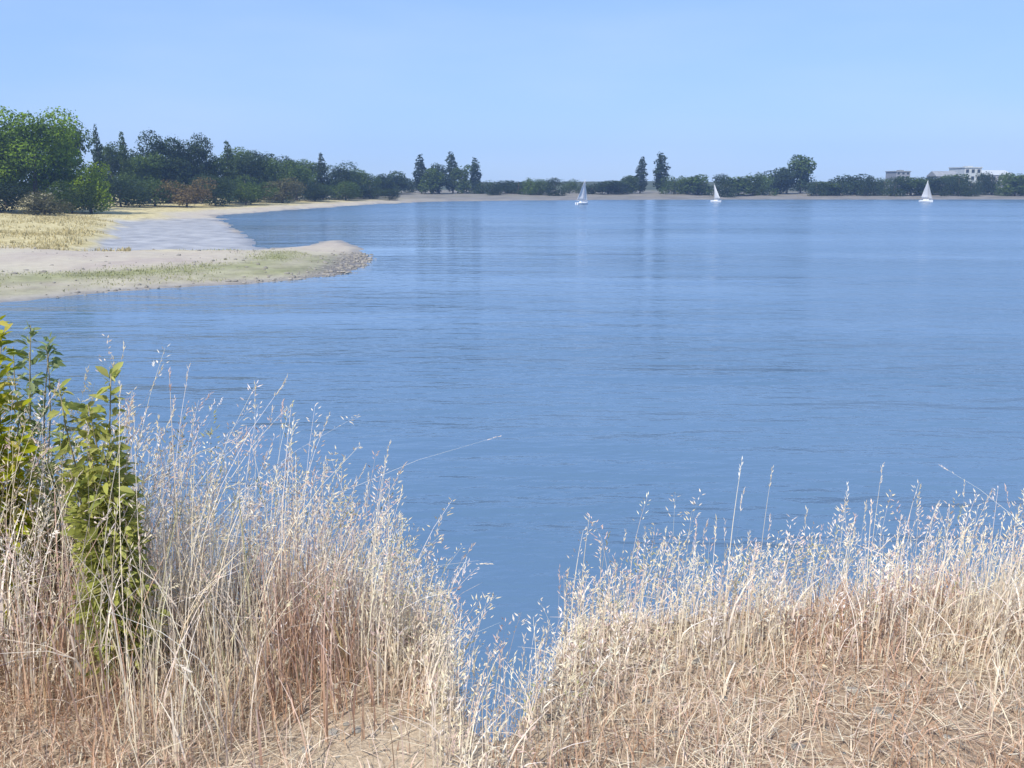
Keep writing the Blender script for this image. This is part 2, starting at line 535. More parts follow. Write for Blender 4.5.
def kind_lobes(kind, rng):
    """Lobes of a crown 1 high and about `w` wide: x, y, z, rx, ry, rz."""
    out = []
    if kind == 'oak':
        for k in range(18):
            a = rng.uniform(0, 2 * math.pi); q = rng.uniform(0.1, 0.33); z = rng.uniform(0.2, 0.84)
            q *= 1.1 - 0.75 * max(0, z - 0.55)
            rr = rng.uniform(0.12, 0.18)
            out.append((q * math.cos(a), q * math.sin(a), z, rr * 1.15, rr * 1.15, rr))
        out.append((0, 0, 0.58, 0.28, 0.28, 0.3))
    elif kind == 'round':
        for k in range(14):
            a = rng.uniform(0, 2 * math.pi); q = rng.uniform(0.05, 0.24); z = rng.uniform(0.14, 0.82)
            rr = rng.uniform(0.12, 0.2)
            out.append((q * math.cos(a), q * math.sin(a), z, rr, rr, rr * 1.1))
        out.append((0, 0, 0.55, 0.2, 0.2, 0.33))
    elif kind == 'column':
        for k in range(11):
            z = 0.12 + 0.8 * k / 10
            w = 0.11 * math.sin(math.pi * min(1, 0.12 + 0.9 * (z))) ** 0.7 + 0.02
            out.append((rng.normal(0, 0.018), rng.normal(0, 0.018), z, w, w, 0.085))
    elif kind == 'cone':
        for k in range(12):
            z = 0.12 + 0.82 * k / 11
            w = 0.19 * (1.02 - z) + 0.025
            a = rng.uniform(0, 2 * math.pi)
            out.append((0.25 * w * math.cos(a), 0.25 * w * math.sin(a), z, w, w, 0.06))
    elif kind == 'broad':
        for k in range(20):
            a = rng.uniform(0, 2 * math.pi); q = rng.uniform(0.15, 0.6); z = rng.uniform(0.16, 0.8) - 0.2 * q
            rr = rng.uniform(0.16, 0.24)
            out.append((q * math.cos(a), q * math.sin(a) * 0.7, z, rr * 1.3, rr * 1.2, rr))
        out.append((0, 0, 0.4, 0.5, 0.4, 0.36))
    elif kind == 'bush':
        for k in range(11):
            a = rng.uniform(0, 2 * math.pi); q = rng.uniform(0.1, 0.5); z = rng.uniform(0.2, 0.72)
            rr = rng.uniform(0.2, 0.3)
            out.append((q * math.cos(a), q * math.sin(a), z, rr, rr, rr * 0.85))
        out.append((0, 0, 0.35, 0.45, 0.45, 0.33))
    return out


SPAN = {'oak': 0.86, 'round': 0.66, 'column': 0.31, 'cone': 0.40, 'broad': 1.5, 'bush': 1.2}
PROTO = {}


def proto(kind, matname, H, faces, leaf, var):
    key = (kind, matname, faces, var)
    if key not in PROTO:
        rng = np.random.default_rng(abs(hash((kind, faces, var, len(matname)))) % 99991 if False else (len(PROTO) * 7919 + 13))
        lobes = [tuple(v * H for v in l) for l in kind_lobes(kind, rng)]
        mat = {'oak': M_OAK, 'bright': M_BRIGHT, 'mid': M_MID, 'olive': M_OLIVE, 'rust': M_RUST, 'dark': M_DARK}[matname]
        cm = crown_mesh('crown', lobes, faces, leaf, mat, rng)
        lim = sorted(lobes, key=lambda l: -l[3])[:7] if kind not in ('column', 'cone') else []
        r0 = H * {'oak': 0.028, 'round': 0.022, 'column': 0.014, 'cone': 0.018, 'broad': 0.03, 'bush': 0.02}[kind]
        tm = limb_mesh('trunk', H * (1.25 if kind in ('column', 'cone') else 1.0), r0, lim, rng, 0.02)
        PROTO[key] = (tm, cm)
    return PROTO[key]


NVAR = [0]


def tree(name, cat, px, top, width, Y, kind, mat, label, group=None, H0=10.0, faces=2600, leaf=0.30, nvar=3, stems='trunk', z=None):
    NVAR[0] += 1
    g = 1.5
    for _ in range(3):
        x = side(px, Y, g); g = gz(x, Y)
    if z is not None: g = z
    hgt = height_of(top, Y) - g
    wid = width * (1.3 if Y < 400 else 1.2) / F_PX * Y
    tm, cm = proto(kind, mat, H0, faces, leaf, NVAR[0] % nvar)
    root = new_obj(name, None, None, label, cat, group)
    root.location = (x, Y, g - 0.05)
    root.rotation_euler = (0, 0, NVAR[0] * 2.4)
    sz = hgt / (H0 * 0.97)
    sx = wid / (H0 * SPAN[kind])
    root.scale = (sx, sx, sz)
    new_obj(stems, tm, root)
    new_obj('crown' if stems == 'trunk' else 'foliage', cm, root)
    return root


G_LEFT = 'trees on the left shore'
big = dict(faces=15000, leaf=0.13, H0=10.0, nvar=3)
tree('oak_tree', 'tree', 41, 109, 74, 186, 'oak', 'oak', 'tallest broad green tree standing at the left end of the shore', G_LEFT, **big)
tree('oak_tree', 'tree', -22, 123, 70, 182, 'oak', 'oak', 'dark green tree cut off by the left edge of the picture', G_LEFT, **big)
tree('oak_tree', 'tree', 74, 122, 34, 205, 'round', 'mid', 'grey-green tree touching the right side of the tallest tree', G_LEFT, faces=8000, leaf=0.15)
tree('oak_tree', 'tree', 8, 124, 44, 214, 'round', 'mid', 'grey-green tree showing just left of the tallest tree', G_LEFT, faces=8000, leaf=0.15)
tree('conifer_tree', 'tree', 102, 126, 15, 240, 'cone', 'dark', 'thin pointed dark tree rising just right of the tallest tree', G_LEFT, faces=5500, leaf=0.13)
tree('conifer_tree', 'tree', 127, 133, 16, 245, 'cone', 'mid', 'second thin pointed tree to the right of the tallest tree', G_LEFT, faces=5500, leaf=0.13)
tree('shore_tree', 'tree', 149, 149, 40, 252, 'round', 'mid', 'lower rounded tree between the thin pointed trees and the tall pair', G_LEFT, faces=8000, leaf=0.15)
tree('shore_tree', 'tree', 169, 133, 34, 256, 'round', 'dark', 'left tree of the tall dark pair behind the rusty bush', G_LEFT, faces=8000, leaf=0.15)
tree('shore_tree', 'tree', 196, 136, 32, 262, 'round', 'dark', 'right tree of the tall dark pair behind the rusty bush', G_LEFT, faces=8000, leaf=0.15)
tree('shore_tree', 'tree', 213, 152, 30, 266, 'round', 'mid', 'short rounded tree right beside the tall dark pair', G_LEFT, faces=8000, leaf=0.15)
tree('shore_tree', 'tree', 230, 142, 20, 276, 'cone', 'mid', 'slender pointed tree beyond the tall dark pair on the left shore', G_LEFT, faces=5500, leaf=0.13)
tree('shore_tree', 'tree', 252, 152, 32, 284, 'round', 'dark', 'dark rounded tree above the middle of the left beach', G_LEFT, faces=8000, leaf=0.15)
tree('shore_tree', 'tree', 276, 155, 30, 298, 'round', 'mid', 'grey-green rounded tree next along from the dark one above the beach', G_LEFT, faces=8000, leaf=0.15)
tree('shore_tree', 'tree', 298, 158, 28, 312, 'round', 'mid', 'rounded tree just left of the dark narrow tree on the left shore', G_LEFT, faces=8000, leaf=0.15)
tree('conifer_tree', 'tree', 322, 154, 17, 326, 'cone', 'dark', 'dark narrow tree standing out near the right end of the left shore', G_LEFT, faces=5500, leaf=0.13)
tree('shore_tree', 'tree', 340, 162, 30, 338, 'round', 'dark', 'dark rounded tree just right of the dark narrow tree', G_LEFT, faces=8000, leaf=0.15)
tree('shore_tree', 'tree', 361, 168, 28, 356, 'round', 'mid', 'last rounded tree before the left beach runs out', G_LEFT, faces=8000, leaf=0.15)
tree('shore_tree', 'tree', 381, 172, 26, 380, 'round', 'dark', 'low dark tree where the left shore meets the far shore', G_LEFT, faces=6000, leaf=0.16)

for px, top, w, Y, knd, m_ in [(-95, 128, 70, 205, 'oak', 'mid'), (-165, 136, 60, 230, 'round', 'dark'), (-230, 130, 72, 220, 'oak', 'oak'), (-310, 140, 60, 260, 'round', 'mid'),
                               (-390, 138, 60, 250, 'round', 'dark'), (-480, 134, 74, 240, 'oak', 'mid')]:
    tree('shore_tree', 'tree', px, top, w, Y, knd, m_, 'tree on the left shore beyond the left edge of the picture', 'trees beyond the left edge of the picture', faces=8000, leaf=0.15)

G_BUSH = 'bushes under the trees on the left shore'
bkw = dict(H0=5.0, faces=5500, leaf=0.10, stems='stems', nvar=2)
tree('bright_bush', 'bush', 92, 160, 34, 188, 'round', 'bright', 'bright yellow-green bush at the right foot of the tallest tree', G_BUSH, H0=5.0, faces=5000, leaf=0.09, stems='stems')
tree('rusty_bush', 'bush', 186, 173, 44, 236, 'bush', 'rust', 'rusty brown bush below the tall dark pair of trees', G_BUSH, **bkw)
tree('olive_bush', 'bush', 46, 190, 46, 172, 'bush', 'olive', 'olive-grey bush at the foot of the tallest tree', G_BUSH, **bkw)
tree('dark_bush', 'bush', 0, 178, 56, 176, 'bush', 'dark', 'dark bush at the left edge of the picture beneath the trees', G_BUSH, **bkw)
tree('dark_bush', 'bush', 72, 178, 40, 184, 'bush', 'mid', 'grey-green bush between the olive bush and the bright one', G_BUSH, **bkw)
tree('dark_bush', 'bush', 122, 174, 48, 226, 'bush', 'dark', 'dark bush right of the bright yellow-green one at the top of the beach', G_BUSH, **bkw)
tree('dark_bush', 'bush', 154, 170, 46, 236, 'bush', 'mid', 'grey-green bush left of the rusty one at the top of the beach', G_BUSH, **bkw)
tree('dark_bush', 'bush', 216, 170, 40, 248, 'bush', 'dark', 'dark bush right of the rusty one at the top of the beach', G_BUSH, **bkw)
for px, top, w, Y, m_, lab in [
        (246, 172, 42, 262, 'mid', 'grey-green bush under the dark rounded tree above the beach'),
        (282, 174, 44, 284, 'olive', 'pale olive bush in the middle of the left beach top'),
        (316, 176, 36, 304, 'dark', 'dark bush beneath the dark narrow tree'),
        (345, 178, 36, 324, 'mid', 'grey-green bush near the right end of the left beach'),
        (370, 181, 30, 346, 'dark', 'last dark bush where the left beach narrows')]:
    tree('shore_bush', 'bush', px, top, w, Y, 'bush', m_, lab, G_BUSH, **bkw)
tree('shore_bush', 'bush', 390, 187, 20, 338, 'bush', 'dark', 'small dark bush standing by itself at the water where the left beach ends', G_BUSH, **bkw)

for px, top, w, Y, m_, lab in [
        (113, 143, 30, 262, 'mid', 'grey-green tree filling the gap between the two thin pointed trees'),
        (140, 145, 30, 272, 'dark', 'dark tree behind, right of the second thin pointed tree'),
        (183, 144, 34, 280, 'mid', 'grey-green tree showing between the tall dark pair'),
        (241, 148, 30, 296, 'mid', 'grey-green tree just right of the slender pointed one'),
        (264, 153, 30, 310, 'dark', 'dark tree behind, between the two rounded trees above the beach'),
        (288, 157, 30, 326, 'dark', 'dark tree behind, third to the left of the dark narrow tree'),
        (310, 160, 30, 340, 'mid', 'grey-green tree directly left of and behind the dark narrow tree'),
        (352, 167, 28, 366, 'mid', 'grey-green tree behind, second from the right end of the left shore')]:
    tree('shore_tree', 'tree', px, top, w, Y, 'round', m_, lab, G_LEFT, faces=8000, leaf=0.15)

# far shore: each tree by itself, the distant ones a little simpler
G_FAR = 'trees along the far shore'
fk = dict(H0=10.0, faces=2600, leaf=0.28, nvar=4)
POP = dict(H0=10.0, faces=1800, leaf=0.2, nvar=4)
tree('poplar_tree', 'tree', 421, 155, 13, 413, 'column', 'dark', 'leftmost upright dark tree of the tall clump on the far shore', G_FAR, **POP)
tree('far_tree', 'tree', 440, 160, 20, 418, 'round', 'dark', 'dark bulky tree inside the tall clump on the far shore', G_FAR, **fk)
tree('poplar_tree', 'tree', 452, 152, 13, 426, 'column', 'dark', 'tallest spire of the tall clump on the far shore', G_FAR, **POP)
tree('far_tree', 'tree', 462, 164, 18, 422, 'round', 'mid', 'paler tree at the right inside the tall clump', G_FAR, **fk)
tree('poplar_tree', 'tree', 475, 158, 12, 428, 'column', 'dark', 'narrow upright tree at the right end of the tall clump', G_FAR, **POP)
tree('far_tree', 'tree', 431, 168, 22, 410, 'round', 'mid', 'short tree at the left inside the tall clump', G_FAR, **fk)
tree('poplar_tree', 'tree', 641, 157, 11, 436, 'column', 'dark', 'left one of two tall poplars standing alone on the far shore', G_FAR, **POP)
tree('poplar_tree', 'tree', 661, 153, 15, 436, 'column', 'dark', 'right and thicker one of two tall poplars on the far shore', G_FAR, **POP)
tree('far_tree', 'tree', 630, 174, 18, 434, 'round', 'mid', 'short tree against the left side of the two tall poplars', G_FAR, **fk)
tree('far_tree', 'tree', 801, 154, 25, 436, 'round', 'mid', 'tall bushy tree standing clear above the row on the far shore', G_FAR, **fk)
tree('far_tree', 'tree', 786, 166, 20, 434, 'round', 'dark', 'smaller dark tree touching the left side of the tall bushy one', G_FAR, **fk)

rng_t = np.random.default_rng(5)
ROWS = [  # from, to, top, how much the tops vary, label
    (386, 418, 174, 3, 'low dark tree in the hazy row between the left shore and the tall clump'),
    (482, 572, 178, 3, 'low dark tree in the row between tall clump and nearest sailboat'),
    (592, 626, 181, 2, 'low dark tree in the hazy row between the nearest sailboat and the poplars'),
    (674, 710, 174, 2, 'low dark tree in the hazy row between the poplars and the small sailboat'),
    (724, 780, 173, 3, 'low dark tree in the row between small sailboat and tall bushy tree'),
    (816, 834, 181, 2, 'low dark tree just right of the tall bushy tree on the far shore'),
    (840, 896, 173, 3, 'low dark tree in the row between tall bushy tree and tower block'),
    (910, 962, 176, 4, 'low dark tree in the hazy row in front of the pale house'),
    (958, 1100, 173, 4, 'low dark tree in the hazy row in front of the pale hall'),
    (1110, 1330, 177, 5, 'low dark tree on the far shore beyond the right edge of the picture')]
for a, b, top, var, lab in ROWS:
    px = a
    while px <= b:
        w = rng_t.uniform(20, 32)
        knd = rng_t.choice(['broad', 'round', 'broad'])
        tree('far_tree', 'tree', px, top + rng_t.uniform(-var, var), w, rng_t.uniform(402, 432), knd,
             rng_t.choice(['dark', 'dark', 'mid']), lab, lab.split(' tree ')[0] + ' trees ' + lab.split(' tree ')[1], **fk)
        px += w * rng_t.uniform(0.38, 0.55)

# ------------------------------------------------------------------ sailing boats
M_HULL = plain_material('boat_paint', (0.72, 0.73, 0.74), (0.8, 0.8, 0.8), 2, 0.35)
M_TRIM = plain_material('boat_trim', (0.06, 0.09, 0.2), (0.08, 0.12, 0.25), 2, 0.4)
M_MAST = plain_material('mast_metal', (0.45, 0.45, 0.46), (0.55, 0.55, 0.56), 2, 0.35)
M_SAIL = leaf_material('sail_cloth', (0.62, 0.62, 0.63), (0.70, 0.70, 0.70), 0.4, 0.25)


def sail_mesh(name, pts, belly, thick=0.02):
    """Triangular sail between three corners with a belly, given a real thickness."""
    A, B, Cc = [np.array(p, float) for p in pts]
    n = np.cross(B - A, Cc - A); n /= np.linalg.norm(n)
    K = 10
    V, Fq, idx = [], [], {}
    for sgn in (0, 1):
        for i in range(K + 1):
            for j in range(K + 1 - i):
                u, v = i / K, j / K
                w = 1 - u - v
                p = A * w + B * u + Cc * v + n * (belly * 27 * (u * v * w) ** 0.8 * 0.4 + sgn * thick)
                idx[(sgn, i, j)] = len(V); V.append(tuple(p))
    Ft = []
    for sgn in (0, 1):
        for i in range(K):
            for j in range(K - i):
                t = (idx[(sgn, i, j)], idx[(sgn, i + 1, j)], idx[(sgn, i, j + 1)])
                Ft.append(t if sgn else t[::-1])
                if j < K - i - 1:
                    t = (idx[(sgn, i + 1, j)], idx[(sgn, i + 1, j + 1)], idx[(sgn, i, j + 1)])
                    Ft.append(t if sgn else t[::-1])
    rim = [(i, 0) for i in range(K)] + [(K - i, i) for i in range(K)] + [(0, K - i) for i in range(K)]
    for k in range(len(rim)):
        p, q = rim[k], rim[(k + 1) % len(rim)]
        Ft.append((idx[(0, *p)], idx[(0, *q)], idx[(1, *q)], idx[(1, *p)]))
    me = bpy.data.meshes.new(name)
    me.from_pydata(V, [], Ft)
    me.materials.append(M_SAIL)
    me.polygons.foreach_set('use_smooth', np.full(len(me.polygons), True))
    me.update()
    return me


def sailboat(px, py, top, label, rz, heel=0.0, jib=True):
    x, y = at(px, py, 0)
    S = (height_of(top, y)) / 9.4          # the rig is 9.4 high as drawn
    root = new_obj('sailboat', None, None, label, 'sailboat', 'sailboats off the far shore')
    root.location = (x, y, 0); root.rotation_euler = (heel, 0, rz); root.scale = (S, S, S)
    st = [(-3.0, 0.75, 0.72), (-1.8, 1.02, 0.7), (-0.4, 1.15, 0.72), (1.0, 1.0, 0.78), (2.2, 0.6, 0.86), (3.2, 0.05, 0.98)]
    V, Fc = [], []
    for (sx, hw, dk) in st:
        V += [(sx, -hw, dk), (sx - 0.05, -hw * 0.86, 0.15), (sx - 0.15, -hw * 0.4, -0.3), (sx - 0.15, hw * 0.4, -0.3), (sx - 0.05, hw * 0.86, 0.15), (sx, hw, dk)]
    for i in range(len(st) - 1):
        for k in range(5):
            Fc.append((i * 6 + k, i * 6 + k + 1, i * 6 + 7 + k, i * 6 + 6 + k))
        Fc.append((i * 6 + 5, i * 6, i * 6 + 6, i * 6 + 11))
    Fc.append((0, 5, 4, 3, 2, 1)); e = (len(st) - 1) * 6; Fc.append((e, e + 1, e + 2, e + 3, e + 4, e + 5))
    me = bpy.data.meshes.new('hull'); me.from_pydata(V, [], Fc); me.materials.append(M_HULL); me.update()
    new_obj('hull', me, root)
    mb = MB(); mb.prism([(-1.2, 0.70), (1.2, 0.74), (0.9, 1.12), (-1.1, 1.18)], -0.55, 0.55)
    new_obj('cabin', mb.mesh('cabin', M_HULL), root)
    mb = MB(); mb.tube([(0.9, 0, 0.7), (0.9, 0, 5), (0.86, 0, 9.4)], [0.07, 0.06, 0.04], 8)
    new_obj('mast', mb.mesh('mast', M_MAST, True), root)
    mb = MB(); mb.tube([(0.86, 0, 1.55), (-2.7, 0.35, 1.5)], [0.05, 0.045], 8)
    new_obj('boom', mb.mesh('boom', M_MAST, True), root)
    new_obj('mainsail', sail_mesh('mainsail', [(0.78, 0.02, 1.65), (-2.65, 0.35, 1.62), (0.78, 0.0, 9.3)], 0.35), root)
    if jib: new_obj('jib', sail_mesh('jib', [(3.05, 0, 1.05), (0.55, 0.45, 1.3), (0.98, 0.02, 8.2)], 0.3), root)
    mb = MB(); mb.box((-3.1, 0, 0.25), (0.06, 0.3, 1.0))
    new_obj('rudder', mb.mesh('rudder', M_TRIM), root)
    return root


sailboat(582, 204.5, 179, 'white sailboat farthest left and nearest, with heeled sails, left of the poplars', 0.75, 0.08)
sailboat(716, 202, 184, 'small white sailboat close to the far shore right of the poplars', 2.5, -0.12, False)
sailboat(926, 202, 180, 'white sailboat with tall sails near the far shore in front of the houses', -0.9, 0.14)

# ------------------------------------------------------------------ buildings on the far shore
M_PALE = plain_material('pale_render', (0.34, 0.35, 0.36), (0.42, 0.42, 0.42), 0.3, 0.85)
M_GREY = plain_material('grey_concrete', (0.19, 0.20, 0.23), (0.25, 0.26, 0.28), 0.3, 0.85)
M_ROOF = plain_material('grey_roof', (0.20, 0.21, 0.22), (0.28, 0.29, 0.30), 0.5, 0.8)
M_METAL = plain_material('pale_roof', (0.42, 0.45, 0.45), (0.5, 0.52, 0.52), 0.5, 0.5)
m_, nt_, out_ = mat_new('window_glass')
b_ = N(nt_, 'ShaderNodeBsdfPrincipled', inp={'Base Color': (0.03, 0.04, 0.05, 1), 'Roughness': 0.08})
nt_.links.new(b_.outputs[0], out_.inputs[0])
M_GLASS = m_


def building(name, cat, px0, px1, top, Y, depth, mat, roofmat, label, pitched, floors, cols):
    g = gz(side((px0 + px1) / 2, Y, 2), Y)
    x0, x1 = side(px0, Y, g), side(px1, Y, g)
    W, Hh = x1 - x0, height_of(top, Y) - g
    root = new_obj(name, None, None, label, cat, 'buildings on the far shore')
    root.location = ((x0 + x1) / 2, Y, g)
    wall_h = Hh * (0.72 if pitched else 0.96)
    mb = MB(); mb.box((0, depth / 2, wall_h / 2 - 0.5), (W, depth, wall_h + 1.0))
    new_obj('wall', mb.mesh('wall', mat), root)
    mb = MB()
    if pitched:
        e = 0.4
        b = len(mb.v)
        mb.v += [(-W / 2 - e, -e, wall_h), (W / 2 + e, -e, wall_h), (W / 2 + e, depth + e, wall_h), (-W / 2 - e, depth + e, wall_h),
                 (-W / 2 - e, depth / 2, Hh), (W / 2 + e, depth / 2, Hh)]
        mb.f += [(0, 1, 5, 4), (2, 3, 4, 5), (0, 4, 3), (1, 2, 5), (0, 3, 2, 1)]
    else:
        mb.box((0, depth / 2, Hh * 0.98), (W + 0.6, depth + 0.6, Hh * 0.04 + 0.1))
        mb.box((W * 0.15, depth / 2, Hh * 1.03), (W * 0.3, depth * 0.3, Hh * 0.06))
    new_obj('roof', mb.mesh('roof', roofmat), root)
    for r in range(floors):
        for c in range(cols):
            cx = -W / 2 + W * (c + 0.5) / cols; cz = wall_h * (r + 0.55) / floors
            ww, wh = W / cols * 0.5, min(1.6, wall_h / floors * 0.5)
            mb = MB(); mb.box((cx, -0.04, cz), (ww + 0.2, 0.12, wh + 0.2))
            fr = new_obj('window', mb.mesh('window', M_PALE), root)
            mb = MB(); mb.box((cx, -0.12, cz), (ww, 0.06, wh))
            new_obj('pane', mb.mesh('pane', M_GLASS), fr)
    return root


building('tower_block', 'building', 895, 909, 171, 500, 14, M_GREY, M_ROOF, 'grey flat-roofed tower block rising above the trees on the far shore', False, 5, 3)
building('pale_house', 'house', 936, 958, 171, 492, 12, M_PALE, M_ROOF, 'pale house with grey pitched roof behind the far shore trees', True, 2, 4)
building('white_hall', 'building', 963, 980, 167, 505, 18, M_METAL, M_METAL, 'white flat-roofed building between the pale house and the hall at the far right', False, 3, 3)
building('long_hall', 'building', 985, 1012, 170, 510, 20, M_PALE, M_METAL, 'pale hall behind the trees at the right end of the far shore', True, 2, 5)


# ------------------------------------------------------------------ grass
def ribbons(base, hgt, width, lean_dir, lean, col_a, col_b, K=4, curve=2.0, twist=None):
    """Curved tapering ribbons. Returns verts, quads, colours, and tip positions and directions."""
    n = len(base)
    t = np.linspace(0, 1, K + 1)
    ld = np.stack([np.cos(lean_dir), np.sin(lean_dir)], 1)
    off = lean[:, None] * hgt[:, None] * t[None] ** curve
    cen = np.zeros((n, K + 1, 3))
    cen[:, :, :2] = base[:, None, :2] + ld[:, None, :] * off[:, :, None]
    cen[:, :, 2] = base[:, None, 2] + hgt[:, None] * (t[None] - 0.28 * np.minimum(lean, 1.5)[:, None] * t[None] ** 2.4)
    yaw = RNG.uniform(0, math.pi, n) if twist is None else twist
    s = np.stack([np.cos(yaw), np.sin(yaw), np.zeros(n)], 1)
    w = width[:, None] * (1 - 0.75 * t[None] ** 1.5)
    L = cen - s[:, None] * w[:, :, None] / 2
    R = cen + s[:, None] * w[:, :, None] / 2
    V = np.stack([L, R], 2).reshape(-1, 3)
    bi = (np.arange(n) * (K + 1) * 2)[:, None] + (np.arange(K) * 2)[None]
    Q = np.stack([bi, bi + 1, bi + 3, bi + 2], -1).reshape(-1, 4)
    c = col_a[:, None] * (1 - t[None, :, None]) + col_b[:, None] * t[None, :, None]
    Cc = np.repeat(c, 2, axis=1).reshape(-1, 3)
    return V, Q, Cc, cen


def pick(cols, n, jit=0.12):
    cols = np.array(cols)
    c = cols[RNG.integers(len(cols), size=n)]
    return np.clip(c * (1 + RNG.normal(0, jit, (n, 1))) , 0.01, 0.85)


class Batch:
    def __init__(s): s.V, s.Q, s.C, s.n = [], [], [], 0
    def add(s, V, Q, C):
        s.V.append(V); s.Q.append(Q + s.n); s.C.append(C); s.n += len(V)
    def mesh(s, name, mat):
        return mesh_np(name, np.concatenate(s.V), np.concatenate(s.Q), mat, color=np.concatenate(s.C))


def spikelets(B, P, D, length, width, col):
    """Small pointed husks: two crossed diamonds each."""
    n = len(P)
    D = D / np.linalg.norm(D, axis=1)[:, None]
    a = np.cross(D, RNG.normal(size=(n, 3))); a /= np.linalg.norm(a, axis=1)[:, None]
    b = np.cross(D, a)
    for s in (a, b):
        V = np.stack([P, P + D * length[:, None] * 0.4 + s * width[:, None] / 2, P + D * length[:, None], P + D * length[:, None] * 0.4 - s * width[:, None] / 2], 1).reshape(-1, 3)
        B.add(V, np.arange(n * 4).reshape(-1, 4), np.repeat(col, 4, axis=0))


STRAW = [(0.70, 0.59, 0.43), (0.75, 0.66, 0.50), (0.64, 0.52, 0.37), (0.74, 0.61, 0.50)]
PINK = [(0.60, 0.43, 0.36), (0.54, 0.37, 0.30), (0.66, 0.51, 0.44)]
PALE = [(0.78, 0.71, 0.61), (0.75, 0.68, 0.55), (0.79, 0.71, 0.65), (0.70, 0.59, 0.49)]
BROWN = [(0.43, 0.26, 0.16), (0.49, 0.30, 0.20), (0.36, 0.22, 0.13), (0.54, 0.37, 0.25)]
CREAM = [(0.76, 0.68, 0.49), (0.70, 0.62, 0.43), (0.78, 0.71, 0.55)]
GREENISH = [(0.36, 0.36, 0.16), (0.42, 0.40, 0.20), (0.48, 0.46, 0.27)]

# how tall the standing grass is along the bank (metres across, metres high)
HX = [-4.0, -2.0, -1.5, -1.0, -0.7, -0.42, -0.25, -0.06, 0.12, 0.35, 0.6, 0.9, 1.25, 1.6, 2.2, 4.0]
HH = [0.85, 0.84, 0.84, 0.84, 0.70, 0.42, 0.24, 0.20, 0.20, 0.27, 0.36, 0.43, 0.48, 0.58, 0.70, 0.80]


def plot(n, y0, y1, xr=4.2):
    y = RNG.uniform(0, 1, n)
    x = RNG.uniform(-xr, xr, n)
    yy = crest(x) + y0 + (y1 - y0) * y
    return x, yy


